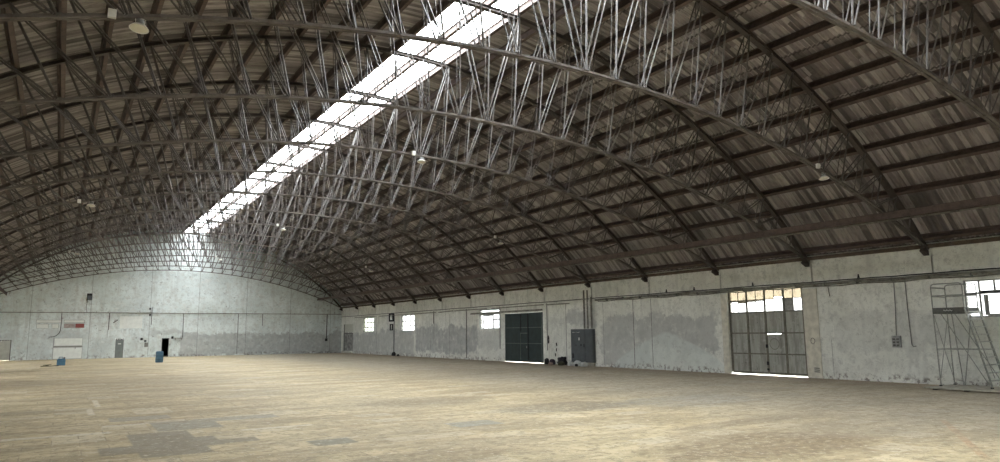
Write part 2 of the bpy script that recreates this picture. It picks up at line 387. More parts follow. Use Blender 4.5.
holes_l = [(60.3,63.5,2.4,3.9), (45.2,48.3,2.4,3.9), (30,33.2,2.4,3.9), (70.4,73.6,2.4,3.9)]  # unseen window openings, added so daylight brightens the right wall
m = MB(); wall_grid(m, lambda u, z, d: (XL-d, u, z), YF, YB+.4, 0, 5.40, 0, .34, holes_l)
tag(weld(m.build('wall_left', M['wall_left'])), kind='structure')

# ring beam along the top of the right wall
m = MB(); m.box(XR-.07, XR-.001, YF+.02, YB-.02, 4.22, 5.36)
for k in range(-2, 14):
    y = by_(k)
    m.box(XR-.13, XR-.0705, y-.15, y+.17, 4.22, 4.9)
tag(m.build('trim_1', wall_material('ring_beam_plaster', 'y', [], [(Y0+k*BAY-.16, 4.2, 5.0, .04, .45) for k in range(-1, 5)])), kind='structure')
m = MB(); m.box(XR-.16, XR-.071, YF+.02, YB-.02, 5.19, 5.34)
for k in range(0): pass
tag(m.build('trim_2', M['wood']), kind='structure')

# back wall: rectangle with doorway holes + arched gable
holes_b = [(9.0,9.68,0,1.93), (4.78,5.5,0,1.92), (-5.2,-3.85,0,1.91)]
m = MB(); wall_grid(m, lambda u, z, d: (u, YB+d, z), XL-.34, XR+.34, 0, 4.6, 0, .34, holes_b)
RG = R_SH - .03
arc = []
for i in range(61):
    x = XC - 18.24 + 36.48*i/60; arc.append((x, ZC + math.sqrt(RG*RG - (x-XC)**2)))
m.prism([(XL-.34,4.6), *arc, (XR+.34,4.6)], YB, YB+.34, 'y')
bj = [(x, .05, 12.0, .035, .55) for x in (-2.55, 2.42, 7.75, 12.4, 17.35, 22.2, 26.9)] + [(16.5,.1,4.5,.05,.75), (4.0,2.0,2.8,.03,.6), (-.5,.05,2.1,.03,.7), (-7,4.5,4.6,.03,.5)]
dado_b = [(10.7,29,.0,2.35,.85), (-2.6,2.3,1.7,2.75,.40), (7.8,11.0,2.2,2.8,.55), (-2.5,-.6,.1,1.8,.25), (-8,-3.8,1.6,2.6,.3), (2.6,4.6,.1,2.0,.18)]
o = weld(m.build('wall_back', wall_material('whitewashed_render_end_wall', 'x', dado_b, bj, back=True))); tag(o, kind='structure')
# unlit room behind the open doorway, closed recesses behind the two door leaves
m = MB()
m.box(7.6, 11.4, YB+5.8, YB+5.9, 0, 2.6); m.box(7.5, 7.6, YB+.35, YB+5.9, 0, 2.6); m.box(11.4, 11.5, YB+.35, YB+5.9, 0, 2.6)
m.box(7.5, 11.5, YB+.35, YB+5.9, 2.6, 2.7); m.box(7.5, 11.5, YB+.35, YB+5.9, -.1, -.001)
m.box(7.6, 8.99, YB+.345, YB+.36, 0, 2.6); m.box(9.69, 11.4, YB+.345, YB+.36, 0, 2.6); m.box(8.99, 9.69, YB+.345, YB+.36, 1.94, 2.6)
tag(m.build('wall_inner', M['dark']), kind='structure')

# front end wall behind the camera with a wide open gateway
m = MB(); wall_grid(m, lambda u, z, d: (u, YF-d, z), XL-.34, XR+.34, 0, 4.6, 0, .3, [(9.0,12.0,0,2.6)])
m.prism([(XL-.34,4.6), *arc, (XR+.34,4.6)], YF-.3, YF, 'y')
tag(weld(m.build('wall_front', M['wall_left'])), kind='structure')

# roof sheeting, real corrugation
def sheet(name, s_from, s_to, rows):
    pitch, sub = .177, 6
    L0, L1 = YF-.3, YB+.36
    nu = int((L1-L0)/pitch*sub); uu = np.linspace(L0, L1, nu)
    ss = np.linspace(s_from, s_to, rows)
    r = R_SH + .034*np.cos(uu/pitch*2*PI)
    S, U = np.meshgrid(ss, uu, indexing='ij'); RR = np.broadcast_to(r, S.shape)
    V = np.stack([XC + RR*np.sin(S/24.06), U, ZC + RR*np.cos(S/24.06)], -1).reshape(-1, 3)
    i = np.arange(rows-1)[:, None]*nu + np.arange(nu-1)[None]; i = i.reshape(-1)
    F = np.stack([i, i+1, i+nu+1, i+nu], -1)
    me = bpy.data.meshes.new(name); me.vertices.add(len(V)); me.vertices.foreach_set('co', V.ravel())
    me.loops.add(F.size); me.loops.foreach_set('vertex_index', F.ravel().astype(np.int32))
    me.polygons.add(len(F)); me.polygons.foreach_set('loop_start', np.arange(len(F), dtype=np.int32)*4)
    me.polygons.foreach_set('loop_total', np.full(len(F), 4, np.int32))
    me.polygons.foreach_set('use_smooth', np.ones(len(F), bool))
    uv = me.uv_layers.new(name='UVMap'); T = np.stack([U.ravel(), S.ravel()], -1)[F.ravel()]
    uv.data.foreach_set('uv', T.ravel().astype(np.float32)); me.update(calc_edges=True); me.validate()
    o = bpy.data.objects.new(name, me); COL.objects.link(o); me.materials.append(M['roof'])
    return tag(o, kind='structure')
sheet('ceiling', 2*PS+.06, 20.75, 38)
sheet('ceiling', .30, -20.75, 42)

# skylight strip along the ridge: two runs of glazing and their bars
sky = empty('window_1', (XC, 0, 13.3), kind='structure'); sky['label'] = 'long overexposed skylight strip along the ridge'
for a, b in ((.06, PS-.05), (PS+.05, 2*PS+.1)):
    m = MB(); r = R_SH + .06
    (xa, za), (xb, zb) = top_pt(a, r), top_pt(b, r)
    m.add([(xa,YF,za-13.3),(xb,YF,zb-13.3),(xb,YB,zb-13.3),(xa,YB,za-13.3),(xa,YF,za-13.29),(xb,YF,zb-13.29),(xb,YB,zb-13.29),(xa,YB,za-13.29)],
          [(0,1,2,3),(4,7,6,5),(0,4,5,1),(3,2,6,7)])
    m.build('pane', M['sky_sheet'], sky)
    m = MB()
    for j in range(int((YB-YF)/2.55)+1):
        y = YF + j*2.55; m.bar((xa,y,za-13.32),(xb,y,zb-13.32),.035,.04)
    m.build('glazing_bar', M['frame'], sky)

# ------------------------------------------------------------------ trusses
ZT = 4.95
def truss():
    t = empty('roof_truss', (XC, Y0, ZT))
    pts = [(top_pt(s, R_TC-.055)[0], 0, top_pt(s, R_TC-.055)[1]-ZT) for s in np.linspace(-19.95, 19.95, 69)]
    m = MB(); w, h, tf, tw = .10, .07, .018, .03
    m.sweep(pts, [(-w,-h),(w,-h),(w,-h+tf),(tw,-h+tf),(tw,h-tf),(w,h-tf),(w,h),(-w,h),(-w,h-tf),(-tw,h-tf),(-tw,-h+tf),(-w,-h+tf)], up=(0,0,1))
    m.build('top_chord', M['chord'], t)
    m = MB(); pts = [(x, 0, bot_z(x)-ZT) for x in np.linspace(-17.9, 17.9, 69)]
    for s in (-1, 1):   # a pair of angles, back to back with a gap
        q = [(p[0], s*.056, p[2]) for p in pts]
        m.sweep(q, [(-.036,-.032),(.036,-.032),(.036,.032),(-.036,.032)])
    for i in range(-15, 17):
        x = bx_(i); z = bot_z(x)-ZT; m.box(x-.08, x+.08, -.019, .019, z-.045, z+.09)
    m.build('bottom_chord', M['truss'], t)
    def B(i): x = bx_(i); return x, bot_z(x)-ZT
    def T(i): x, z = top_pt(ta(i), R_TC-.13); return x, z-ZT
    for i in range(-14, 17):
        (bx, bz), (tx, tz) = B(i), T(i)
        if tz - bz < .25: continue
        m = MB(); m.tube([(bx,-.11,bz),(tx,-.11,tz)], .027, 8, up=(0,1,0)); m.tube([(bx,.11,bz),(tx,.11,tz)], .014, 7, up=(0,1,0))
        m.build('vertical_strut', M['strut'], t, True)
    for i, s in [(i, 1) for i in range(1, 16)] + [(i, -1) for i in range(1, -15, -1)]:   # a V at the middle node, then all lean outward
        (bx, bz), (tx, tz) = B(i), T(i+s)
        if tz - bz < .2: continue
        m = MB()
        for d in (-.12, .12): m.tube([(bx+s*.05,d,bz),(tx,d,tz)], .0215, 7, up=(0,1,0))
        m.build('diagonal_strut', M['strut'], t, True)
    for s in (-1, 1):
        m = MB(); m.prism([(s*17.6,.26),(s*17.84,.14),(s*17.84,-.05),(s*17.74,-.05),(s*17.45,.12)], -.08, .08, 'y'); m.build('bearing_shoe', M['chord'], t)
    return t
KT = list(range(-2, 14))
ordn = ['nearest the far end wall', 'second', 'third', 'fourth', 'fifth', 'sixth', 'seventh', 'eighth', 'ninth', 'tenth', 'eleventh', 'twelfth', 'thirteenth', 'fourteenth', 'fifteenth', 'sixteenth']
note = {13: 'arched steel roof truss standing right against the far end wall',
        0: 'arched steel roof truss landing on the right wall beside the mobile platform ladder',
        1: 'arched steel roof truss landing above the right edge of the weathered glazed gate',
        4: 'arched steel roof truss landing just above the blue-grey electrical cabinet',
        5: 'arched steel roof truss landing above the right edge of the dark green gate',
        -1: 'nearest visible arched truss crossing the upper right corner above the ladder',
        -2: 'arched steel roof truss almost directly above the viewpoint, next before the corner truss'}
base = truss(); base_parts = kids(base)
for k in KT:
    if k == 0: t = base
    else:
        t = base.copy(); COL.objects.link(t)
        for p in base_parts:
            c = p.copy(); COL.objects.link(c); c.parent = t
    t.location = (XC, by_(k), ZT)
    tag(t, note.get(k) or 'arched steel roof truss, %s one counted from the far end wall' % ordn[13-k], 'roof truss', 'arched roof trusses')

# purlins
num = {1:'first',2:'second',3:'third',4:'fourth',5:'fifth',6:'sixth',7:'seventh',8:'eighth',9:'ninth',10:'tenth',11:'eleventh',12:'twelfth',13:'thirteenth',14:'fourteenth',15:'fifteenth',16:'sixteenth',17:'seventeenth'}
pm = MB(); w, h, tf, tw = .065, .15, .018, .014
pm.sweep([(0,YF+.05,0),(0,YB-.03,0)], [(-w,-h),(w,-h),(w,-h+tf),(tw,-h+tf),(tw,h-tf),(w,h-tf),(w,h),(-w,h),(-w,h-tf),(-tw,h-tf),(-tw,-h+tf),(-w,-h+tf)])
pur = pm.build('purlin', M['purlin'])
for i in range(-NL, NR+1):
    o = pur if i == -NL else pur.copy()
    if i != -NL: COL.objects.link(o)
    x, z = top_pt(ta(i), R_PU, XC); o.location = (x, 0, z); o.rotation_euler = (0, ta(i)/24.06, 0)
    lab = {0: 'long steel purlin along the left edge of the bright skylight', 1: 'steel purlin running down the middle of the bright skylight', 2: 'long steel purlin along the right edge of the bright skylight'}.get(i)
    if lab is None:
        lab = 'brown steel purlin under right roof slope, %s up from the right wall' % num[NR+1-i] if i > 0 else 'brown steel purlin under left roof slope, %s one left of the skylight' % num[-i]
    tag(o, lab, 'purlin', 'roof purlins')
# longitudinal ties on the bottom chords
tb = MB(); tb.sweep([(0,YF+.1,0),(0,YB-.05,0)], [(-.05,-.12),(.05,-.12),(.05,-.10),(.012,-.10),(.012,.10),(.05,.10),(.05,.12),(-.05,.12),(-.05,.10),(-.012,.10),(-.012,-.10),(-.05,-.10)])
for s, lab in ((1, 'long brown tie beam under the trusses, parallel to and left of the right wall'), (-1, 'long brown tie beam under the trusses on the left side of the hall')):
    o = tb.build('tie_beam', M['purlin']) if s == 1 else tie.copy()
    if s == 1: tie = o
    else: COL.objects.link(o)
    o.location = (XC + s*14.9, 0, bot_z(14.9) - .17); tag(o, lab, 'beam', 'longitudinal tie beams')
m = MB(); m.tube([(XC+15.15,YF+.1,6.05),(XC+15.15,YB-.05,6.05)], .03, 8)
tag(m.build('water_pipe', M['pipe']), 'thin grey pipe slung beside the long tie beam near the right wall', 'pipe')

# ------------------------------------------------------------------ high-bay lamps and their gear boxes
def lamp():
    t = empty('high_bay_lamp', (0,0,0))
    m = MB(); m.lathe([(.05,-.02),(.09,-.04),(.10,-.16),(.085,-.19)], n=16); m.build('lamp_housing', M['frame'], t, True)
    m = MB(); m.tube([(0,0,.06),(0,0,-.03)], .012, 6); m.tube([(-.10,0,-.12),(-.11,0,.0),(0,0,.03),(.11,0,0),(.10,0,-.12)], .008, 6); m.build('hanger', M['white'], t)
    m = MB(); m.lathe([(.08,-.17),(.16,-.20),(.215,-.265),(.225,-.275),(.215,-.27),(.15,-.215),(.07,-.185)], n=24); m.build('reflector', M['white'], t, True)
    m = MB(); m.lathe([(.20,-.262),(.12,-.275),(.02,-.278)], n=24); m.build('lens', plain('lamp_lens_cream', (.80,.77,.66), .25, var=.03), t, True)
    return t
def gear():
    t = empty('lamp_gear_box', (0,0,0))
    m = MB(); m.box(-.09,.09,-.22,-.10,-.11,.10); m.build('housing', M['white'], t, bevel=.012)
    m = MB(); m.box(-.03,.03,-.115,-.02,.02,.05); m.build('bracket', M['frame'], t)
    return t
L0, G0 = lamp(), gear(); first = True
pos = {'left': [(0,-9.5), (4,-9.6), (8,-9.75)], 'mid': [(2,1.15), (6,1.25), (10,1.2)], 'right': [(0,11.45), (4,11.2), (8,11.2)]}
dist = ['nearest', 'middle', 'farthest']
side = {'left': 'over the left half of the hall', 'mid': 'just right of the skylight', 'right': 'over the right half of the hall'}
for sd, lst in pos.items():
    for q, (k, dx) in enumerate(lst):
        a, b = (L0, G0) if first else (copy_tree(L0), copy_tree(G0)); first = False
        a.scale = b.scale = (.76,.76,.76)
        a.location = (XC+dx, Y0+k*BAY-.02, bot_z(dx)-.045); b.location = (XC+dx-.47*(1 if sd != 'mid' else .7), Y0+k*BAY-.03, bot_z(dx-.45)+.0)
        if sd == 'mid': b.location = (XC+dx-.42, Y0+k*BAY-.03, bot_z(dx-.4)+.02)
        if sd == 'left': a.rotation_euler = (R(-8), R(6), 0)
        tag(a, 'round white high-bay lamp, %s one %s' % (dist[q], side[sd]), 'lamp', 'high-bay lamps on the trusses')
        tag(b, 'small white gear box beside the %s lamp %s' % (dist[q], side[sd]), 'electrical box', 'lamp gear boxes on the trusses')

# ------------------------------------------------------------------ windows of the right wall
def window(n, h, cols, rows, skip=(), extra=(), glass='glass', side=1):
    y0, y1, z0, z1 = h; t = empty('window_%d' % n, (XR+.12, (y0+y1)/2, z0), kind='structure')
    Y = lambda q: q-(y0+y1)/2; Z = lambda q: q-z0; W = y1-y0; H = z1-z0
    f = MB(); e = .05
    f.box(-.04,.04,-W/2+.002,-W/2+e,.002,H-.002); f.box(-.04,.04,W/2-e,W/2-.002,.002,H-.002); f.box(-.04,.04,-W/2+e,W/2-e,.002,e); f.box(-.04,.04,-W/2+e,W/2-e,H-e,H-.002)
    f.build('window_frame', M['frame'], t)
    g = MB()
    for c in cols:
        c, b0, b1, hw = c if isinstance(c, tuple) else (c, 0, 1, .032)
        g.box(-.022,.022,c*W-W/2-hw,c*W-W/2+hw,max(e,b0*H),min(H-e,b1*H))
    for (r, c0, c1) in rows: g.box(-.026,.026,c0*W-W/2+.001,c1*W-W/2-.001,r*H-.045,r*H+.045)
    for (a, b, c, d) in extra:   # a hinged casement frame
        for (p, q, r, s) in ((a,a+.03,c,d),(b-.03,b,c,d),(a,b,c,c+.05),(a,b,d-.05,d)): g.box(-.05,.0,p*W-W/2,q*W-W/2,r*H,s*H)
    g.build('glazing_bar', M['frame'], t)
    p = MB(); p.box(-.004,.004,-W/2+e,W/2-e,e,H-e); p.build('pane', M[glass], t)
    return t
# seen from inside, low y is on the right: fractions run from low y to high y
window(2, WIN[0], [(.33,0,1,.045),(.66,0,1,.045)], [(.32,.02,.98),(.66,.02,.66)], glass='glass_green')
window(3, WIN[1], [(.37,0,1,.055),(.70,.62,1,.05)], [(.33,.02,.37),(.62,.02,.37),(.60,.62,.98)])
window(4, WIN[2], [(.34,0,.76,.05),(.82,0,.76,.05),(.60,.05,.70,.03)], [(.76,.02,.98),(.47,.02,.34),(.70,.34,.82)])
window(5, WIN[3], [(.844,.0,1,.03),(.6875,.68,1,.03),(.53,.68,1,.03),(.375,.68,1,.03),(.22,.68,1,.03),(.785,.05,.60,.07),(.40,.05,.60,.07)], [(.65,.02,.84),(.68,.02,.84),(.64,.85,.98),(.06,.02,.78)])
window(6, SLOT[0], [], [], glass='glass'); window(7, SLOT[1], [], [], glass='glass')
# dark box frames round the two slots
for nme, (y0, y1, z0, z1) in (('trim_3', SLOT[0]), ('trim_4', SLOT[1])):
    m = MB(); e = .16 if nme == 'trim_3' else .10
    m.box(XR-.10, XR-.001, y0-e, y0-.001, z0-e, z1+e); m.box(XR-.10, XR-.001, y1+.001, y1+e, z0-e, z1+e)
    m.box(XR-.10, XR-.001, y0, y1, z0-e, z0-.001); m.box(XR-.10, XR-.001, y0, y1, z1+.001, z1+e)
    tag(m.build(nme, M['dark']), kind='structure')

# ------------------------------------------------------------------ weathered glazed gate
t = empty('door_1', (XR+.14, 21.45, 0), kind='structure'); t['label'] = 'weathered grey metal gate with glazed top rows'
yc = 21.45; cols = [19.42, 20.42, 21.45, 22.48, 23.52]; zr = [.09, 1.0, 1.98, 2.98, 3.58, 4.10]
for (a, b) in ((19.42,21.43), (21.47,23.52)):
    m = MB()
    if a < 20:   # leave the hatch free
        m.box(-.02,.02,a-yc,20.68-yc,.035,2.98); m.box(-.02,.02,20.68-yc,b-yc,.035,.97); m.box(-.02,.02,20.68-yc,b-yc,1.985,2.98)
    else: m.box(-.02,.02,a-yc,b-yc,.035,2.98)
    m.build('gate_leaf', M['gate'], t)
m = MB()
for c in cols: m.box(-.055,-.021,c-yc-.05,c-yc+.05,.09,4.10)
for a, b in ((19.47,20.37),(20.47,21.40),(21.50,22.43),(22.53,23.47)):
    for z in (.12, 1.0, 1.98, 2.98, 4.07): m.box(-.05,-.022,a-yc,b-yc,z-.03,z+.03)
m.build('gate_rail', M['gate_rail'], t)
m = MB()
for j in range(4):
    a, b = cols[j]+.05-yc, cols[j+1]-.05-yc
    m.box(-.03,-.005,(a+b)/2-.014,(a+b)/2+.014,3.0,4.06)
    m.box(-.029,-.006,a,(a+b)/2-.015,3.56,3.59) ; m.box(-.029,-.006,(a+b)/2+.015,b,3.56,3.59)
m.build('glazing_bar', M['gate_rail'], t)
for j in range(4):
    a, b = cols[j]+.005-yc, cols[j+1]-.005-yc; h = (a+b)/2
    for (p, q) in ((a, h), (h, b)):
        # corrugated amber sheet above, clear pane below
        m = MB(); lo = 3.60 + random.uniform(-.06,.10) - (.12 if j > 1 else 0); n_ = 18
        prof = [(.006*math.sin(i*1.7), p+(q-p)*i/n_) for i in range(n_+1)]
        m.add([(x, y, lo) for x, y in prof]+[(x, y, 4.05) for x, y in prof], [(i, i+1, n_+2+i, n_+1+i) for i in range(n_)])
        m.build('amber_pane', M['amber'], t)
        if j == 0 and q > h + .01:
            m = MB(); m.box(.0,.02,p,q,3.0,3.57); m.build('blanking_board', M['frame'], t)
        else:
            m = MB(); m.box(.0,.006,p,q,3.0,3.575); m.build('pane', M['glass'], t)
hx = MB(); hx.box(-.03,.01,20.685-yc,21.425-yc,.975,1.928); ht = hx.build('hatch', M['gate'], t)
m = MB(); m.tube([(-.036,21.05-yc+.25*math.cos(2*PI*k/24),1.47+.25*math.sin(2*PI*k/24)) for k in range(24)], .012, 6, closed=True, up=(1,0,0)); m.build('ring_mark', M['gate_rail'], ht)
m = MB()
for z in (.55,.62,1.35,1.42,.30): m.box(-.075,-.0555,21.45-yc-.05,21.45-yc+.06,z-.06,z+.03)
m.build('latch', M['dark'], t)
# pale jambs
m = MB(); m.box(XR-.05, XR-.002, 18.62, 19.32, 0.0, 3.93); m.box(XR-.03, XR-.002, 23.58, 23.95, 0.0, 3.93)
tag(m.build('trim_5', M['cream']), kind='structure')
m = MB(); m.tube([(XR-.058,18.95+.10*math.cos(2*PI*k/16),1.62+.13*math.sin(2*PI*k/16)) for k in range(16)], .012, 5, closed=True, up=(1,0,0))
for z in (.28,.36,.44): m.box(XR-.062, XR-.0505, 18.72, 18.98, z-.02, z+.02)
tag(m.build('painted_mark', M['joint']), 'small dark circle and bars painted on the pale jamb right of the weathered gate', 'painted mark')

# ------------------------------------------------------------------ dark green gate
t = empty('door_2', (XR+.045, 41.9, 0), kind='structure'); t['label'] = 'dark green metal gate with a small wicket door'; yc = 41.9
m = MB(); m.box(-.02,.02,39.54-yc,44.40-yc,.03,3.528); m.build('gate_leaf', M['gate_green'], t)
m = MB()
for z in (1.35, 2.48): m.box(-.045,-.021,39.64-yc,44.36-yc,z-.022,z+.022)
for y, z0, z1 in ((42.32,.14,2.08), (44.34,.14,3.45), (39.66,.14,3.45)): m.box(-.05,-.046+.02,y-yc-.025,y-yc+.025,z0,z1)
m.box(-.05,-.026,41.40-yc,42.32-yc,2.05,2.11); m.build('gate_rail', M['gate_line'], t)
m = MB(); m.box(-.055,-.0215,42.25-yc,42.30-yc,2.2,3.45); m.box(-.055,-.0215,41.32-yc,41.40-yc,.14,3.45); m.build('stiffener', M['black'], t)
m = MB(); m.box(-.045,-.022,41.42-yc,42.24-yc,.15,1.30); m.box(-.045,-.022,41.42-yc,42.24-yc,1.40,2.03); w_ = m.build('wicket_door', M['gate_green'], t)
m = MB(); m.box(-.075,-.046,41.48-yc,41.52-yc,1.02,1.18); m.build('wicket_handle', M['frame'], w_)
m = MB(); m.box(XR-.12, XR-.002, 39.5, 49.4, 3.62, 3.74); m.box(XR-.16, XR-.121, 39.5, 49.4, 3.60, 3.63)
tag(m.build('sliding_gate_rail', M['pipe']), 'long grey overhead rail above the dark green gate, reaching over the window', 'rail')

# far door in the right wall
t = empty('door_3', (XR+.10, 78.17, .22), kind='structure'); t['label'] = 'mottled grey door near the far corner'
m = MB(); m.box(-.02,.02,-1.5,1.5,.01,2.0); m.build('door_leaf', M['far_door'], t)
m = MB(); m.box(-.02,.02,-1.57,1.57,2.101,3.078); m.build('overpanel', M['door_pale'], t)
m = MB(); m.box(-.06,.06,-1.57,-1.5,0,3.07); m.box(-.06,.06,1.5,1.57,0,3.07); m.box(-.06,.06,-1.5,1.5,2.0,2.1); m.build('door_frame', M['joint'], t)
m = MB(); m.box(-.28,-.101,-1.57,1.57,-.21,-.02); m.build('threshold', M['slab'], t)

# ------------------------------------------------------------------ end wall doors
t = empty('door_4', (5.14, YB+.10, 0), kind='structure'); t['label'] = 'grey door with a small white sign'
m = MB(); m.box(-.33,.33,-.02,.02,.004,1.87); m.build('door_leaf', M['door_grey'], t)
m = MB(); m.box(-.357,-.33,-.09,.03,0,1.91); m.box(.33,.357,-.09,.03,0,1.91); m.box(-.33,.33,-.09,.03,1.871,1.919); m.build('door_frame', M['joint'], t)
m = MB(); m.box(-.13,.14,-.032,-.021,1.36,1.46); m.build('door_sign', M['white'], t)
t = empty('door_5', (-4.52, YB+.10, 0), kind='structure'); t['label'] = 'pale door at the left end of the far wall'
m = MB(); m.box(-.60,.60,-.02,.02,.01,1.85); m.build('door_leaf', M['door_pale'], t)
m = MB(); m.box(-.674,-.60,-.09,.03,0,1.909); m.box(.60,.674,-.09,.03,0,1.909); m.box(-.60,.60,-.09,.03,1.851,1.909); m.build('door_frame', M['joint'], t)
m = MB(); m.box(-.40,-.25,-.05,-.021,.95,1.15); m.build('door_handle', M['black'], t)
t = empty('door_6', (9.34, YB+.06, 0), kind='structure'); t['label'] = 'open dark doorway in the far wall'
m = MB(); m.box(-.336,-.30,-.09,.03,0,1.92); m.box(.30,.336,-.09,.03,0,1.92); m.box(-.30,.30,-.09,.03,1.88,1.92); m.build('door_frame', M['joint'], t)

# ------------------------------------------------------------------ fittings on the end wall
def onback(name, label, cat, x0, x1, z0, z1, mat, th=.04, group=None, edge=True):
    t = empty(name, ((x0+x1)/2, YB-.002, z0), label, cat, group); w, h = (x1-x0)/2, z1-z0
    m = MB(); m.box(-w+.03,w-.03,-th,-.004,.03,h-.03); m.build('board', mat, t)
    if edge:
        m = MB(); e = .035
        m.box(-w,-w+e-.006,-th-.015,-.001,0,h); m.box(w-e+.006,w,-th-.015,-.001,0,h); m.box(-w+e,w-e,-th-.015,-.001,0,e-.006); m.box(-w+e,w-e,-th-.015,-.001,h-e+.006,h); m.build('edging', M['frame'], t)
    return t
onback('signboard', 'long narrow white board, upper left of the board cluster on the far wall', 'signboard', -2.05, .08, 3.50, 3.80, M['board_white'], group='boards on the far wall')
onback('signboard', 'white rectangular board, lower left of the board cluster on the far wall', 'signboard', -2.0, -1.0, 2.98, 3.41, M['board_white'], group='boards on the far wall')
onback('signboard', 'small squarish white board next to the curved cable on the far wall', 'signboard', -.76, -.18, 2.98, 3.42, M['board_white'], group='boards on the far wall')
onback('signboard', 'long white board directly above the red board on the far wall', 'signboard', .22, 1.95, 3.52, 3.80, M['board_white'], group='boards on the far wall')
onback('signboard', 'stained pinkish grey board left of the red board', 'signboard', .24, 1.16, 3.01, 3.45, M['pinkish'], group='boards on the far wall')
onback('signboard', 'faded red board on the far wall', 'signboard', 1.18, 1.96, 3.01, 3.45, M['red'], group='boards on the far wall')
onback('wall_panel', 'large white panel, upper half of the white hatch on far wall', 'panel', -.46, 1.92, 1.28, 2.05, M['board_white'])
onback('wall_panel', 'large white panel, lower half of the white hatch reaching the floor', 'panel', -.50, 1.94, .02, 1.14, M['board_white'])
m = MB(); m.box(-.5,1.95,YB-.09,YB-.003,1.17,1.25); m.box(1.3,1.36,YB-.07,YB-.003,1.0,1.165)
tag(m.build('shelf_rail', M['pipe']), 'dark rail between the two large white panels on far wall', 'rail')
onback('notice_board', 'plain off-white board on far wall above the grey door', 'notice board', 5.0, 7.1, 2.93, 4.2, M['board_white'], th=.02, edge=False)
m = MB(); m.tube([(XL+.05,YB-.06,4.52),(XR-.02,YB-.06,4.50)], .035, 8); tag(m.build('wall_pipe', M['pipe']), 'thin horizontal pipe running across the far end wall', 'pipe')
def cable(name, label, pts, r=.03, mat='cable', cat='cable'):
    m = MB(); m.tube(pts, r, 7, up=(0,1,0)); return tag(m.build(name, M[mat], smooth=True), label, cat)
cy = YB-.035
cable('cable', 'dark cable curving down between the white boards on the far wall', [(.0,cy,4.47),(.0,cy,3.2),(-.02,cy,2.75),(-.12,cy,2.5),(-.32,cy,2.28),(-.55,cy,2.17),(-.95,cy,2.15)])
cable('cable', 'short dark cable dropping right of the red board, far wall', [(4.07,cy,4.47),(4.06,cy,2.8)])
cable('cable', 'dark vertical cable on far wall between grey door and dark doorway', [(7.9,cy,5.1),(7.9,cy,3.3)])
cable('cable', 'dark vertical cable ending at the small ledge by the dark doorway', [(10.93,cy,4.47),(10.96,cy,2.75),(10.97,cy,1.96)])
cable('cable', 'long vertical cable on far wall near the right corner', [(26.5,cy,4.46),(26.48,cy,1.70)], .045)
cable('cable', 'pale cable hanging below the black floodlight on the far wall', [(2.05,cy,5.7),(2.0,cy,5.1),(2.08,cy,4.55)], .022, 'conduit')
cable('cable', 'thin vertical pipe on far wall above the grey damp zone', [(16.5,cy,4.46),(16.52,cy,2.4)], .03, 'conduit')
cable('cable', 'short stub cable on far wall above the grey damp zone', [(19.1,cy,4.46),(19.1,cy,3.2)], .025)
def boxon(name, label, cat, x, z, w, h, mat, d=.10):
    t = empty(name, (x, YB-.002, z), label, cat); m = MB(); m.box(-w/2,w/2,-d,-.001,0,h); m.build('housing', M[mat], t, bevel=.008)
    m = MB(); m.box(-w/2+.02,w/2-.02,-d-.012,-d-.001,.02,h-.02); m.build('cover', M['black' if mat != 'frame' else 'conduit'], t); return t
boxon('switch_box', 'small dark switch box at the end of the right corner cable', 'switch box', 26.45, 1.38, .28, .3, 'black')
boxon('junction_box', 'small black junction box high on the cable above dark doorway', 'junction box', 7.72, 4.85, .16, .2, 'black')
boxon('junction_box', 'lower small black junction box on the cable above dark doorway', 'junction box', 7.74, 4.2, .14, .22, 'black')
boxon('switch_box', 'dark switch box on far wall right of the dark doorway', 'switch box', 9.98, 1.85, .2, .26, 'black')
boxon('switch_box', 'higher of two switch boxes left of the dark doorway', 'switch box', 7.1, 1.75, .22, .22, 'black')
boxon('switch_box', 'lower grey meter box left of the dark doorway', 'switch box', 7.55, 1.05, .34, .45, 'frame')
boxon('switch_box', 'middle small dark box left of the dark doorway', 'switch box', 7.45, 1.58, .2, .16, 'black')
m = MB(); m.box(10.15,11.0,YB-.16,YB-.003,1.88,1.94); m.box(10.25,10.30,YB-.12,YB-.003,1.74,1.879); m.box(10.85,10.90,YB-.12,YB-.003,1.74,1.879)
tag(m.build('wall_ledge', M['pipe']), 'short dark ledge on far wall right of the dark doorway', 'shelf')
m = MB(); m.bar((4.45,YB-.03,3.5),(4.85,YB-.03,3.82),.09,.05,(0,1,0)); m.bar((4.5,YB-.06,3.66),(4.72,YB-.06,3.86),.03,.03,(0,1,0))
tag(m.build('wall_bracket', M['joint']), 'slanted dark bracket on far wall left of the plain off-white board', 'bracket')
t = empty('floodlight', (2.22, YB-.002, 5.75), 'black square floodlight high on the far wall', 'floodlight')
m = MB(); m.box(-.23,.23,-.22,-.08,0,.66); m.build('lamp_housing', M['black'], t, bevel=.02)
m = MB(); m.box(-.19,.19,-.232,-.221,.04,.45); m.build('lens', M['panel_grey'], t)
m = MB(); m.box(-.05,.05,-.079,-.001,.28,.40); m.build('bracket', M['joint'], t)

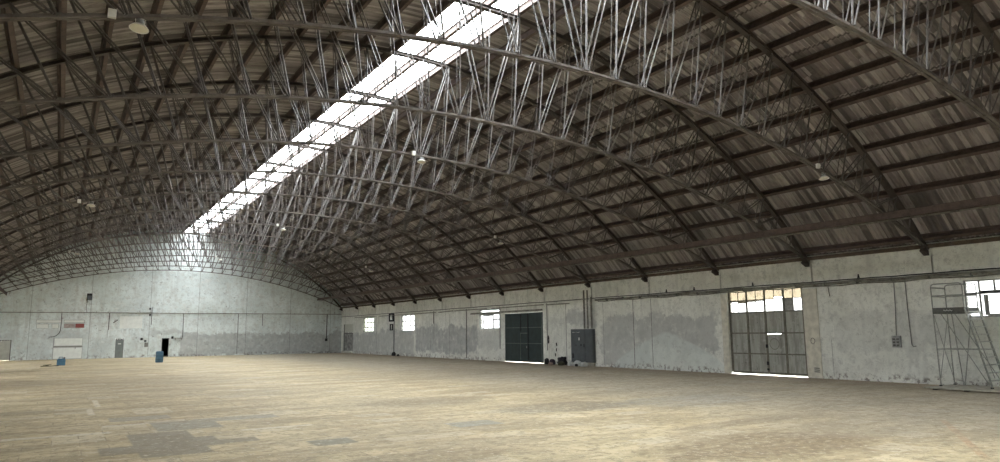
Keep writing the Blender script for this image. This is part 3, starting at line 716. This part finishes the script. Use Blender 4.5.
# ------------------------------------------------------------------ fittings on the right wall
def wallrun(y0, y1, z, sag, n=40, x=XR-.12):
    pts = []
    for i in range(n+1):
        f = i/n; pts.append((x + .012*math.sin(i*2.1), y0+(y1-y0)*f, z + sag*math.sin(i*.9) + random.uniform(-.008,.008)))
    return pts
m = MB(); m.tube(wallrun(6.0, 34.2, 4.21, .006), .022, 7); m.tube(wallrun(34.3, 80.3, 4.19, .008, 60), .024, 7)
tag(m.build('wall_cable', M['cable']), 'thin dark cable along the top of the right wall, upper of two runs', 'cable')
t = empty('wall_pipe', (0,0,0), 'thick uneven grey pipe along the right wall, lower of two runs', 'pipe')
m = MB(); m.tube(wallrun(6.0, 33.7, 4.09, .018, 60, XR-.09), .052, 9); m.build('pipe_run', M['pipe'], t, True)
m = MB(); m.tube(wallrun(8.0, 33.5, 4.00, .022, 70, XR-.05), .026, 7); m.tube(wallrun(6.0, 29, 4.145, .015, 50, XR-.18), .02, 7); m.build('strapped_cable', M['pipe'], t)
m = MB()
for i in range(19): m.box(XR-.16, XR-.001, 6.5+i*1.45, 6.54+i*1.45, 4.015, 4.16)
m.build('bracket', M['joint'], t)
t = empty('wall_pipe', (0,0,0), 'thin broken pipe high on right wall, between cabinet and far corner', 'pipe')
m = MB()
for a, b in ((36.4,39.0), (39.3,46.2), (46.9,52.2), (52.6,55.2), (55.8,61), (61.6,68.8), (69.6,76)): m.tube([(XR-.06,a,4.0+.02*math.sin(a)),(XR-.06,b,3.98+.02*math.sin(b))], .035, 7)
m.build('pipe_run', M['pipe'], t)
for yy, lab in ((16.6, 'small dark bolt on the ring beam above the wall right of the weathered gate'), (21.9, 'small dark bolt on the ring beam above the weathered gate'), (25.6, 'small dark bolt on ring beam, first one left of the weathered gate'), (27.6, 'small dark bolt on ring beam, second one left of the weathered gate')):
    m = MB(); m.lathe([(.05,0),(.05,.05),(.03,.06),(.03,.14),(.012,.16)], (XR-.10,yy,4.245), 8); tag(m.build('anchor_bolt', M['black']), lab, 'bolt', 'anchor bolts on the ring beam')

# electrical cabinet with its risers
t = empty('electrical_cabinet', (XR-.12, 35.0, .22), 'tall blue-grey electrical cabinet on the right wall right of the green gate', 'electrical cabinet')
m = MB(); m.box(-.10,.118,-1.09,1.09,.0,2.08); m.build('carcass', M['panel_grey'], t, bevel=.01)
for a, b in ((-.36,1.06),(-1.06,-.40)):
    m = MB(); m.box(-.125,-.101,a,b,.04,2.03); d = m.build('door', M['panel_grey'], t, bevel=.006)
    if a > -.5:
        m = MB(); m.box(-.15,-.126,-.30,-.24,.95,1.15); m.build('door_handle', M['black'], d)
        m = MB()
        for y in (.2,.30,.42,.62,.75,.88): m.lathe([(.022,0),(.018,.012)], (-.126,y,1.88), 8, Matrix.Rotation(-PI/2,3,'Y'))
        m.box(-.132,-.126,.18,.26,1.38,1.55); m.build('indicator_lamps', M['white'], d)
        m = MB(); m.box(-.132,-.126,-.02,.1,1.02,1.14); m.box(-.132,-.126,.44,.66,1.06,1.09); m.box(-.14,-.126,.78,.95,.25,.55); m.build('switch', M['black'], d)
m = MB(); m.box(-.06,.10,-1.05,1.05,-.218,-.002); m.build('plinth', M['slab'], t)
for y, r, x_, lab in ((34.72,.055,.13,'left thick riser pipe above the electrical cabinet'), (34.38,.05,.13,'thin riser pipe above the electrical cabinet, second from left'), (34.0,.06,.13,'right riser pipe above the electrical cabinet')):
    m = MB(); m.tube([(XR-x_-.05,y,2.32),(XR-x_-.05,y,4.75 if y > 34.2 else 4.3)], r, 9)
    tag(m.build('riser_pipe', M['pipe'], smooth=True), lab, 'pipe', 'cabinet riser pipes')
m = MB(); m.box(XR-.18,XR-.125,34.2,34.62,3.9,4.02)
m.box(XR-.124,XR-.002,34.25,34.3,3.92,3.98); tag(m.build('pipe_clamp', M['white']), 'small white clamp holding the cabinet riser pipes', 'clamp')

# double socket box with its drops
t = empty('socket_box', (XR-.002, 15.28, 1.38), 'grey socket box with rows of darker outlets right of the weathered gate', 'socket box')
m = MB(); m.box(-.10,-.001,-.17,.17,0,.46); m.build('housing', M['frame'], t, bevel=.01)
for yy in (-.07,.08):
    for zz in (.08,.2,.32): m = MB(); m.box(-.112,-.1005,yy-.05,yy+.05,zz-.03,zz+.04); m.build('outlet', M['joint'], t)
cable('conduit', 'thin conduit dropping from the wall pipe to the grey socket box', [(XR-.04,15.19,4.0),(XR-.04,15.22,2.9),(XR-.04,15.28,1.85)], .018, 'conduit', 'conduit')
cable('conduit', 'thin dark conduit with hooked end, right of the grey socket box', [(XR-.04,14.75,4.0),(XR-.04,14.74,2.6),(XR-.04,14.71,1.5),(XR-.04,14.66,1.42),(XR-.04,14.55,1.44)], .018, 'conduit', 'conduit')
cable('conduit', 'short thin wire hanging from wall pipe beside the pale gate jamb', [(XR-.03,18.05,4.0),(XR-.03,18.03,3.75),(XR-.03,18.0,3.55)], .012, 'cable', 'conduit')
for yy, z1, lab in ((56.2, 3.0, 'dark vertical conduit on right wall, left of the larger window by the green gate'), (50.25, .1, 'long thin conduit right wall down to the floor, left of the window'), (45.05, .9, 'thin conduit on right wall between the window and green gate'), (65.0, .2, 'dark vertical conduit beside the two small slot windows'), (38.95, .9, 'thin conduit on right wall beside the green gate')):
    cable('conduit', lab, [(XR-.03,yy,4.1),(XR-.03,yy,z1)], .028, 'cable' if yy in (56.2,65.0) else 'conduit', 'conduit')
m = MB(); m.tube([(XR-.10,38.72+.05*math.cos(q),1.55+.22*math.sin(q)+.01*q) for q in np.linspace(0,14,44)], .022, 6, up=(1,0,0))
tag(m.build('cable_coil', M['cable']), 'small coil of dark cable on the wall right of green gate', 'cable')
m = MB()
for (y, z, a) in ((37.9,1.32,.2), (37.97,.95,-.1), (38.05,.62,.1)): m.bar((XR-.025,y,z-.10),(XR-.025,y+a*.3,z+.10),.04,.05,(1,0,0))
tag(m.build('wire_clips', M['black']), 'three dark clips in a column on wall above the dark bags', 'clip')

# ------------------------------------------------------------------ junk by the cabinet
def lump(name, label, cat, c, s, mat, seed, group=None, folds=.25):
    import bmesh
    from mathutils import noise
    bm = bmesh.new(); bmesh.ops.create_icosphere(bm, subdivisions=4, radius=1)
    for v in bm.verts:
        p = v.co.copy(); d = 1 + folds*noise.noise(p*1.7 + Vector((seed*3.1,0,0))) + folds*.6*abs(noise.noise(p*4.3 + Vector((0,seed,0))))
        v.co = Vector((p.x*d*s[0], p.y*d*s[1], max(p.z*d, -.62)*s[2] + .62*s[2]))
    me = bpy.data.meshes.new(name); bm.to_mesh(me); bm.free()
    for q in me.polygons: q.use_smooth = True
    me.materials.append(M[mat]); o = bpy.data.objects.new(name, me); COL.objects.link(o); o.location = c; o.rotation_euler = (0,0,seed)
    return tag(o, label, cat, group)
lump('rubbish_bag', 'small dark bag at left end of the junk by the green gate', 'bag', (27.75,38.35,0), (.12,.16,.24), 'black', 1)
lump('rubbish_bag', 'dark purplish bag in the junk pile right of green gate', 'bag', (27.78,37.78,0), (.18,.28,.22), 'purple', 2)
lump('rag', 'pinkish rag on the floor among the dark junk bags', 'cloth', (27.30,37.30,0), (.14,.20,.12), 'pinkcloth', 3)
lump('rubbish_bag', 'dark bag leaning on the wall left of the electrical cabinet', 'bag', (27.98,36.95,0), (.16,.30,.30), 'black', 4, folds=.5)
lump('rag', 'olive scrap heap at the left foot of the electrical cabinet', 'scrap', (27.50,36.42,0), (.15,.22,.15), 'olive', 5, folds=.5)
lump('sack', 'white crumpled sack under the left part of electrical cabinet', 'sack', (27.72,35.75,0), (.14,.30,.15), 'sack', 6, 'white sacks by the cabinet', .4)
lump('sack', 'white crumpled sack under the middle of electrical cabinet', 'sack', (27.72,35.02,0), (.17,.26,.19), 'sack', 7, 'white sacks by the cabinet', .45)
lump('sack', 'white crumpled sack at the right foot of electrical cabinet', 'sack', (27.70,34.32,0), (.17,.24,.17), 'sack', 8, 'white sacks by the cabinet', .45)
lump('rubbish_bag', 'small black bag between the white sacks at the cabinet', 'bag', (27.36,34.68,0), (.09,.10,.10), 'black', 9)
lump('rubbish_bag', 'dark bag on floor below the two small slot windows', 'bag', (27.95,64.3,0), (.12,.22,.22), 'black', 10)
lump('rubbish_bag', 'smaller dark bag right of the bag below slot windows', 'bag', (27.95,63.2,0), (.1,.14,.10), 'black', 11)

# ------------------------------------------------------------------ drum, jerrycan and scrap on the floor
t = empty('plastic_drum', (7.0, 63.6, 0), 'blue plastic drum standing in front of the dark doorway', 'drum')
prof = [(.25,0),(.285,.03),(.29,.10),(.29,.27),(.30,.285),(.30,.32),(.29,.335),(.29,.56),(.30,.575),(.30,.61),(.29,.625),(.29,.78),(.283,.85),(.26,.875)]
m = MB(); m.lathe(prof, n=28); m.build('drum_body', M['drum'], t, True)
m = MB(); m.lathe([(.25,.876),(.255,.90),(.235,.905),(.23,.885)], n=28); m.build('drum_rim', M['blue'], t, True)
t = empty('jerrycan', (.20, 63.0, 0), 'small blue jerrycan with a handle on the floor by the white panels', 'jerrycan')
m = MB(); m.prism([(-.26,0),(.26,0),(.28,.04),(.28,.42),(.20,.52),(-.20,.52),(-.28,.42),(-.28,.04)], -.14, .14, 'y'); m.build('can_body', M['blue'], t, bevel=.03)
m = MB(); m.tube([(-.15,0,.50),(-.15,0,.62),(.08,0,.62),(.08,0,.50)], .025, 8, up=(0,1,0)); m.build('can_handle', M['blue'], t)
m = MB(); m.lathe([(.06,.51),(.06,.60),(.045,.61)], (.19,0,0), 12); m.build('can_cap', M['black'], t)
m = MB(); m.bar((-1.05,61.4,.03),(-.25,61.55,.03),.14,.06); m.bar((-.7,61.3,.09),(-.62,61.75,.09),.12,.06); m.bar((-.9,61.5,.10),(-.4,61.35,.14),.08,.05)
tag(m.build('scrap_timber', M['olive']), 'few dark scraps of timber on floor beside the blue jerrycan', 'timber scraps')
m = MB(); m.bar((-.25,61.9,.03),(.05,61.8,.03),.2,.06); tag(m.build('plank_offcut', M['wood']), 'short plank offcut just left of the blue jerrycan', 'plank')

# ------------------------------------------------------------------ mobile platform ladder
t = empty('platform_ladder', (27.1, 12.5, .09), 'tall grey mobile platform ladder with guard rails by the right window', 'platform ladder')
X0, X1, Ya, Yb_, ZD = -.5, .5, -.54, .50, 2.74     # local; deck top above the board
m = MB(); m.box(X0,X1,Ya,Yb_,ZD-.03,ZD); m.build('deck', M['deck'], t)
m = MB(); m.box(X0-.02,X0-.001,Ya,Yb_,ZD-.20,ZD+.01); m.box(X1+.001,X1+.02,Ya,Yb_,ZD-.20,ZD+.01); m.box(X0,X1,Yb_+.001,Yb_+.02,ZD-.20,ZD+.01); m.box(X0,X1,Ya-.02,Ya-.001,ZD-.18,ZD-.031)
ts = m.build('toe_board', M['deck'], t)
m = MB()     # faded illegible scrawl on the toe board
sc_pts = [(X0-.024, .14-.03*i, ZD-.09+.022*math.sin(i*1.9)) for i in range(11)]
m.tube(sc_pts, .008, 5, up=(1,0,0)); m.build('faded_mark', M['white'], ts)
def tubes(name, segs, r, mat='ladder'):
    m = MB()
    for s in segs: m.tube(s, r, 8, up=(0,1,0) if abs(s[0][1]-s[-1][1]) < .2 else (1,0,0))
    return m.build(name, M[mat], t, True)
# straight rear legs (far from the steps) and the legs under the stair edge
for (x, y, xb, yb) in ((X0,Yb_,X0+.02,Yb_-.02), (X1,Yb_,X1-.02,Yb_-.02)):
    tubes('leg', [[(x,y,ZD-.03),(xb,yb,.0)]], .022)
tubes('leg', [[(X1,-.30,ZD-.2),(X1-.05,.12,.0)]], .02); tubes('leg', [[(X1,.35,ZD-.2),(X1-.05,.16,.0)]], .02)
tubes('cross_brace', [[(X0,Yb_-.02,ZD-.25),(X1-.02,Yb_-.02,.2)], [(X1-.02,Yb_-.02,ZD-.25),(X0+.02,Yb_-.02,.2)]], .012)
tubes('diagonal_brace', [[(X0,.24,ZD-.2),(X0,Ya-.52,.12)]], .016); tubes('diagonal_brace', [[(X1,.24,ZD-.2),(X1,Ya-.52,.12)]], .016)
tubes('horizontal_brace', [[(X0+.01,Yb_-.01,1.29),(X0,Ya-.32,1.29)], [(X1-.01,Yb_-.01,1.29),(X1,Ya-.32,1.29)], [(X0,Yb_-.01,1.29),(X1,Yb_-.01,1.29)]], .016)
for x in (X0, X1):
    m = MB(); m.bar((x,Ya-.01,ZD-.02),(x,Ya-.62,.0),.03,.085,(1,0,0)); m.build('stringer', M['ladder'], t)
for i in range(10):
    f = (i+.6)/10.6; z = ZD*(1-f); y = Ya-.01-.61*f
    m = MB(); m.box(X0+.017,X1-.017,y-.075,y+.075,z-.016,z+.016); m.build('step', M['ladder_light'], t)
# hand rails beside the steps
for x in (X0+.12, X1-.12):
    tubes('stair_rail', [[(x,Ya-.03,ZD+.0),(x,Ya-.66,.35)]], .014, 'ladder')
# guard rails: two looped frames and posts
def loop(pts): return pts
H1, H2 = ZD+.86, ZD+.44
tubes('guard_rail', [[(X0,Yb_,ZD),(X0,Yb_,H1-.10),(X0,Yb_-.03,H1-.03),(X0,Yb_-.10,H1),(X0,Ya+.10,H1),(X0,Ya+.03,H1-.03),(X0,Ya,H1-.10),(X0,Ya,ZD)], [(X0,Yb_,H2),(X0,Ya,H2)]], .021)
tubes('guard_rail', [[(X1,Yb_,ZD),(X1,Yb_,H1-.10),(X1,Yb_-.03,H1-.03),(X1,Yb_-.10,H1),(X1,Ya+.10,H1),(X1,Ya+.03,H1-.03),(X1,Ya,H1-.10),(X1,Ya,ZD)], [(X1,Yb_,H2),(X1,Ya,H2)]], .021)
tubes('guard_rail', [[(X0,Yb_,H1-.12),(X1,Yb_,H1-.12)], [(X0,Yb_,H2-.02),(X1,Yb_,H2-.02)]], .019)
for x in (X0, X1):
    for y in (Yb_-.02, Ya-.60):
        m = MB(); m.lathe([(.05,-.0001),(.05,.03),(.03,.04)], (x,y,0), 10); m.build('foot', M['black'], t)
m = MB(); m.box(25.75,27.85,9.2,13.15,.045,.085); b_ = m.build('floor_board', M['slab'])
tag(b_, 'large pale board lying on the floor under the platform ladder', 'board')
m = MB()
for y in (9.4, 10.6, 11.9, 12.9): m.box(25.95,27.75,y-.05,y+.05,.0,.044)
m.build('batten', M['dark'], b_)

# ------------------------------------------------------------------ daylight
w = bpy.data.worlds.new('overcast_sky'); sc.world = w; w.use_nodes = True; nt = w.node_tree; nt.nodes.clear()
out = nt.nodes.new('ShaderNodeOutputWorld'); bg = nt.nodes.new('ShaderNodeBackground')
bg.inputs[0].default_value = (.975,.99,1.0,1); bg.inputs[1].default_value = 9.0
nt.links.new(bg.outputs[0], out.inputs[0])
def portal(name, loc, rot, sx, sy):
    """guides daylight sampling through an opening; gives off no light of its own"""
    l = bpy.data.lights.new(name, 'AREA'); l.shape = 'RECTANGLE'; l.size = sx; l.size_y = sy; l.cycles.is_portal = True
    o = bpy.data.objects.new(name, l); COL.objects.link(o); o.location = loc; o.rotation_euler = rot
mid = top_pt(PS, R_SH + .12, XC)
portal('skylight_portal', (mid[0], (YF+YB)/2, mid[1]), (0, PS/24.06, 0), 2.45, YB-YF)
for h in WIN + SLOT + [GATE_W, GATE_G]: portal('opening_portal', (XR+.36, (h[0]+h[1])/2, (h[2]+h[3])/2), (0, PI/2, 0), h[3]-h[2], h[1]-h[0])
for h in holes_l: portal('opening_portal', (XL-.36, (h[0]+h[1])/2, (h[2]+h[3])/2), (0, -PI/2, 0), h[3]-h[2], h[1]-h[0])
portal('gateway_portal', (10.5, YF-.32, 1.3), (-PI/2 + PI, 0, 0), 3.0, 2.6)

# ------------------------------------------------------------------ camera
cam = bpy.data.cameras.new('camera'); co = bpy.data.objects.new('camera', cam); COL.objects.link(co)
cam.sensor_width = 36; cam.sensor_fit = 'HORIZONTAL'; cam.lens = 36*.693; cam.clip_end = 500; cam.clip_start = .05
f = 693.0
ax = Vector((60-500, -(337.5-231), f)).normalized(); bx = Vector((1615-500, -(322-231), f)); bx = (bx - ax*ax.dot(bx)).normalized()
up = ax.cross(bx)
if up.y < 0: up = -up
rt = Vector((bx.x, ax.x, up.x)); uv = Vector((bx.y, ax.y, up.y)); fw = Vector((bx.z, ax.z, up.z))
co.matrix_world = Matrix.Translation((0,0,2.1)) @ Matrix((rt, uv, -fw)).transposed().to_4x4()
sc.camera = co
sc.view_settings.view_transform = 'Standard'; sc.view_settings.look = 'None'; sc.view_settings.gamma = 1; sc.view_settings.use_curve_mapping = False
sc.view_settings.exposure = 1.95
cy_ = sc.cycles
cy_.max_bounces = 9; cy_.diffuse_bounces = 6; cy_.glossy_bounces = 3; cy_.transmission_bounces = 4; cy_.transparent_max_bounces = 14
cy_.sample_clamp_indirect = 12; cy_.caustics_reflective = False; cy_.caustics_refractive = False
